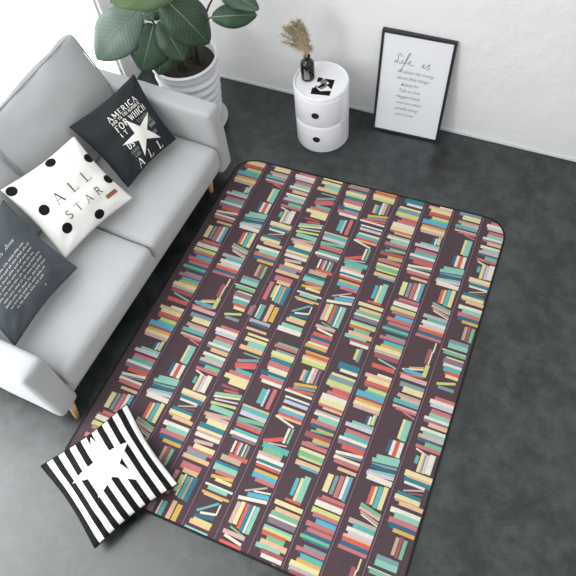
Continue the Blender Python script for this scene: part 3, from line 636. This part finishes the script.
# ------------------------------------------------------------------ framed text print leaning on the wall
BL = V((1.1147, -.132, 0)); BR = V((1.5206, -.119, 0)); TL = V((1.116, -.032, .655)); TR_ = V((1.534, -.022, .662))
ux = (BR-BL).normalized(); W_ = .412; up = ((TL+TR_)/2-(BL+BR)/2); Hh = up.length; up = (up-ux*up.dot(ux)).normalized(); nr = ux.cross(up).normalized()
if nr.y > 0: nr = -nr
MX = Matrix(((ux.x, up.x, nr.x, BL.x), (ux.y, up.y, nr.y, BL.y), (ux.z, up.z, nr.z, BL.z+.003), (0, 0, 0, 1)))
fr = thing('framed_print', 'black framed white print with thin cursive text leaning against the wall', 'picture frame'); fr.matrix_world = MX
FD = .032; FW = .0145
m_fr = mat('black_frame', (32, 35, 38), .45)
bm = bmesh.new()
add_box(bm, (0, 0, -FD), (W_, FW, 0), .0012); add_box(bm, (0, Hh-FW, -FD), (W_, Hh, 0), .0012); add_box(bm, (0, FW, -FD), (FW, Hh-FW, 0), .0012); add_box(bm, (W_-FW, FW, -FD), (W_, Hh-FW, 0), .0012)
from_bm('frame', bm, m_fr, fr)
bm = bmesh.new(); add_box(bm, (FW, FW, -.012), (W_-FW, Hh-FW, -.006)); pr_ = from_bm('print_sheet', bm, mat('print_paper', (232, 233, 238), .5), fr)
K = Ink(lambda x, y: V((x, y, -.0052)))
# large handwritten title
def tline(pts, w, x0, y0, s): K.stroke([(x0+a*s, y0+b*s) for a, b in pts], w*1.35, .004)
x0, y0, s = .088, .468, .088
tline([(.42, .62), (.38, .78), (.30, .86), (.22, .74), (.22, .5), (.2, .3), (.1, .17), (.0, .2), (.05, .3), (.2, .24), (.42, .13)], .0022, x0, y0, s)
tline([(.42, .13), (.55, .45), (.52, .2), (.65, .2)], .0016, x0, y0, s)
tline([(.45, -.42), (.62, .05), (.92, .80), (.98, .98), (.86, .9), (.7, .3), (.5, -.3)], .0022, x0, y0, s); tline([(.6, .22), (.9, .25)], .0014, x0, y0, s)
tline([(.85, .18), (1.0, .3), (1.08, .42), (.95, .4), (.95, .2), (1.1, .12), (1.3, .2)], .0018, x0, y0, s); tline([(.56, .68), (.6, .72)], .002, x0, y0, s)
m_ti = mat('print_ink', (50, 52, 58), .7); K.build('title_lettering', m_ti, pr_); K = Ink(lambda x, y: V((x, y, -.0052)))
tline([(1.75, .12), (1.92, .42), (1.88, .15), (2.0, .1), (2.2, .4), (2.3, .46), (2.2, .3), (2.32, .12), (2.15, .04), (2.1, .1)], .002, x0, y0, s); tline([(1.96, .64), (2.0, .68)], .0022, x0, y0, s)
K.build('title_lettering', m_ti, pr_)
def font_line(txt, x, y, size, parent, m):
    cu = bpy.data.curves.new('t', 'FONT'); cu.body = txt; cu.size = size; cu.shear = .45; cu.offset = -.0003; cu.align_x = 'CENTER'; cu.resolution_u = 3; cu.space_character = .92
    ob = bpy.data.objects.new('t', cu); C.objects.link(ob)
    dg = bpy.context.evaluated_depsgraph_get(); me = bpy.data.meshes.new_from_object(ob.evaluated_get(dg))
    out = ([(v.co.x+x, v.co.y+y, -.0052) for v in me.vertices], [tuple(p.vertices) for p in me.polygons])
    bpy.data.objects.remove(ob); bpy.data.curves.remove(cu)
    return out
m_tl = mat('print_ink_light', (80, 82, 88), .7)
for i, (t, dx) in enumerate((('All about the loving', .01), ('about little things', .0), ('Kisses for', -.01), ('Talk to love', -.01), ('Hugged lately', -.012), ('and kiss often', -.002), ('people being', -.012), ('you know', -.02))):
    a, b = font_line(t, W_/2-.003+dx, .425-i*.041, .0295, None, None); link_mesh('small_lettering', a, b, m_tl, pr_)

# ------------------------------------------------------------------ potted plant
m_pot = mat('white_ceramic', (226, 227, 230), .35, spec=.5)
m_soil = mat('dark_soil', (46, 38, 34), .95, bump=1, bscale=60, bdist=.01)
m_stem = mat('plant_stem', (62, 66, 44), .6, var=.2, vscale=40)
def leaf_mat(name, c, c2, tr=.25, rough=.38):
    m = bpy.data.materials.new(name); m.use_nodes = True; nt = m.node_tree; N = nt.nodes; L = nt.links; b = N['Principled BSDF']
    uv = N.new('ShaderNodeUVMap'); sp = N.new('ShaderNodeSeparateXYZ'); L.new(uv.outputs[0], sp.inputs[0])
    ab = N.new('ShaderNodeMath'); ab.operation = 'ABSOLUTE'; L.new(sp.outputs[1], ab.inputs[0])
    ms = N.new('ShaderNodeMath'); ms.operation = 'MULTIPLY_ADD'; ms.inputs[1].default_value = -.22; L.new(ab.outputs[0], ms.inputs[0]); L.new(sp.outputs[0], ms.inputs[2])
    sn = N.new('ShaderNodeMath'); sn.operation = 'MULTIPLY'; sn.inputs[1].default_value = 2*PI*15; L.new(ms.outputs[0], sn.inputs[0])
    si = N.new('ShaderNodeMath'); si.operation = 'SINE'; L.new(sn.outputs[0], si.inputs[0])
    r = N.new('ShaderNodeMapRange'); r.inputs[1].default_value = -1; r.inputs[2].default_value = 1; L.new(si.outputs[0], r.inputs[0])
    mx = N.new('ShaderNodeMix'); mx.data_type = 'RGBA'; mx.inputs[6].default_value = rgb(c); mx.inputs[7].default_value = rgb(c2); L.new(r.outputs[0], mx.inputs[0]); L.new(mx.outputs[2], b.inputs['Base Color'])
    bp = N.new('ShaderNodeBump'); bp.inputs['Strength'].default_value = .22; bp.inputs['Distance'].default_value = .002; L.new(si.outputs[0], bp.inputs['Height']); L.new(bp.outputs[0], b.inputs['Normal'])
    b.inputs['Roughness'].default_value = rough; b.inputs['Specular IOR Level'].default_value = .5
    t = N.new('ShaderNodeBsdfTranslucent'); t.inputs[0].default_value = rgb(c2)
    ms2 = N.new('ShaderNodeMixShader'); ms2.inputs[0].default_value = tr; L.new(b.outputs[0], ms2.inputs[1]); L.new(t.outputs[0], ms2.inputs[2]); L.new(ms2.outputs[0], N['Material Output'].inputs['Surface'])
    return m
m_leaf = leaf_mat('leaf_green', (56, 80, 60), (66, 92, 70)); m_lime = leaf_mat('young_leaf_green', (110, 136, 96), (118, 144, 104), .35)
m_pale = leaf_mat('thin_leaf_sheen', (128, 150, 136), (142, 164, 150), .4, .3)  # thin translucent leaf; window sheen is mixed into its pale green
m_rib = mat('leaf_midrib', (132, 150, 120), .5)
PX, PY = .03, -.395
pt = thing('potted_plant', 'broad-leaved green houseplant in a ridged white ceramic pot behind the sofa', 'houseplant', (PX, PY, 0))
H0 = .49
prof = []
for k in range(61):
    t = k/60; z = .018+t*(H0-.018); prof.append((.142+.052*t**.8, z))
def rid(r, z, a):
    e = min(1, (z-.03)/.04, (H0-.045-z)/.03)
    return .0075*math.sin(2*PI*(z/.062)+a*1)*max(0, e)
prof += [(.203, H0+.001), (.204, H0+.012), (.198, H0+.018), (.186, H0+.014), (.182, H0), (.18, H0-.07)]
vs, fs = lathe(prof, 96, rid); link_mesh('pot', vs, fs, m_pot, pt, smooth=True)
vs, fs = lathe([(.165, 0), (.182, .006), (.186, .016), (.183, .018), (.176, .010), (.001, .009)], 72); link_mesh('saucer', vs, fs, m_pot, pt, smooth=True)
vs, fs = lathe([(.001, H0-.035), (.181, H0-.045)], 48, None, False); link_mesh('soil', vs, fs, m_soil, pt, smooth=True)
def make_leaf(base, tip, width, mat_, sag=.04, toward=.75, fold=.12, wav=.004, root=None, seed=0, stem=None):
    base = V(base)-V((PX, PY, 0)); tip = V(tip)-V((PX, PY, 0)); L = (tip-base).length
    mid = (base+tip)/2
    nrm = ((CAMP-V((PX, PY, 0))-mid).normalized()*toward+V((0, 0, 1))*(1-toward)).normalized()
    d = (tip-base).normalized(); nrm = (nrm-d*nrm.dot(d)).normalized(); side = d.cross(nrm).normalized()
    ctl = mid+nrm*sag*2
    bz = lambda t: base*(1-t)**2+ctl*2*t*(1-t)+tip*t*t
    NT, NS = 26, 10; vs = []; fs = []; uv = []
    for i in range(NT+1):
        t = i/NT; p = bz(t); tg = (bz(min(1, t+.01))-bz(max(0, t-.01))).normalized(); n2 = side.cross(tg).normalized()
        if n2.dot(nrm) < 0: n2 = -n2
        w_ = width/2*(math.sin(PI*min(1, t*.97+.03)**.86)**.62) if t < 1 else 0
        for j in range(NS+1):
            s = j/NS*2-1
            z = abs(s)*w_*fold-abs(s)**3*w_*.42+wav*math.sin(t*17+s*2+seed)*abs(s)
            vs.append(p+side*s*w_*(.98)+n2*z+tg*(abs(s)*w_*.10)); uv.append((t, s))
    for i in range(NT):
        for j in range(NS):
            a = i*(NS+1)+j; fs.append((a, a+1, a+NS+2, a+NS+1))
    lf = link_mesh('leaf', vs, fs, mat_, root, smooth=True)
    ul = lf.data.uv_layers.new(name='UVMap')
    for lp in lf.data.loops: ul.data[lp.index].uv = uv[lp.vertex_index]
    sd = lf.modifiers.new('thickness', 'SOLIDIFY'); sd.thickness = .0009; sd.offset = 0
    vs, fs = tube([bz(k/14*.97)+nrm*.0012 for k in range(15)], [.0032*(1-k/18) for k in range(15)], 6); link_mesh('midrib', vs, fs, m_rib, lf, smooth=True)
    if stem:
        a = V(stem); c = (a+base)/2+V((0, 0, .06)); c = V((a.x*.7+base.x*.3, a.y*.7+base.y*.3, base.z*.75+.1))
        q = lambda t: a*(1-t)**2+c*2*t*(1-t)+base*t*t
        vs, fs = tube([q(k/16) for k in range(17)], [.009-.005*k/16 for k in range(17)], 8); link_mesh('stem', vs, fs, m_stem, root, smooth=True)
LEAVES = [ # base, tip, width, material, sag, toward-viewer tilt
 ((0.1162, -0.5524, 1.02), (0.2862, -0.4862, 0.72), .24, m_leaf, .05, .85, (.06, .02)),
 ((-0.0143, -0.5161, 0.8), (-0.0631, -0.6742, 0.6), .25, m_leaf, .03, .9, (-.02, -.05)),
 ((-0.1027, -0.4903, 0.86), (-0.2711, -0.7548, 0.69), .25, m_pale, .06, .7, (-.07, .0)),
 ((0.2116, -0.5318, 1.08), (-0.0156, -0.7828, 1.12), .17, m_lime, .02, .5, (.0, -.06)),
 ((0.0192, -0.4992, 0.82), (0.156, -0.5682, 0.64), .18, m_leaf, .03, .7, (.02, -.04)),
 ((0.034, -0.5304, 0.68), (-0.0016, -0.6274, 0.55), .13, m_leaf, .02, .8, (.0, -.07)),
 ((0.0187, -0.4419, 0.84), (-0.0603, -0.5337, 0.84), .09, m_leaf, .02, .5, (-.03, .03)),
 ((0.3402, -0.4864, 0.9), (0.531, -0.3574, 0.86), .125, m_leaf, .03, .9, (.09, .02)),
 ((0.3248, -0.3389, 0.95), (0.5837, -0.4259, 0.95), .12, m_leaf, .03, .7, (.08, .05)),
 ((0.2296, -0.4269, 1.1), (0.4021, -0.2908, 1.2), .2, m_leaf, .03, .5, (.05, .06)),
 ((0.1551, -0.5259, 1.15), (-0.089, -0.5114, 1.2), .2, m_leaf, .03, .3, (.02, .05)),
]
for i, (b, t, w_, m_, sg, tw, st) in enumerate(LEAVES):
    make_leaf(b, t, w_, m_, sg, tw, root=pt, seed=i, stem=(st[0], st[1], H0-.05))
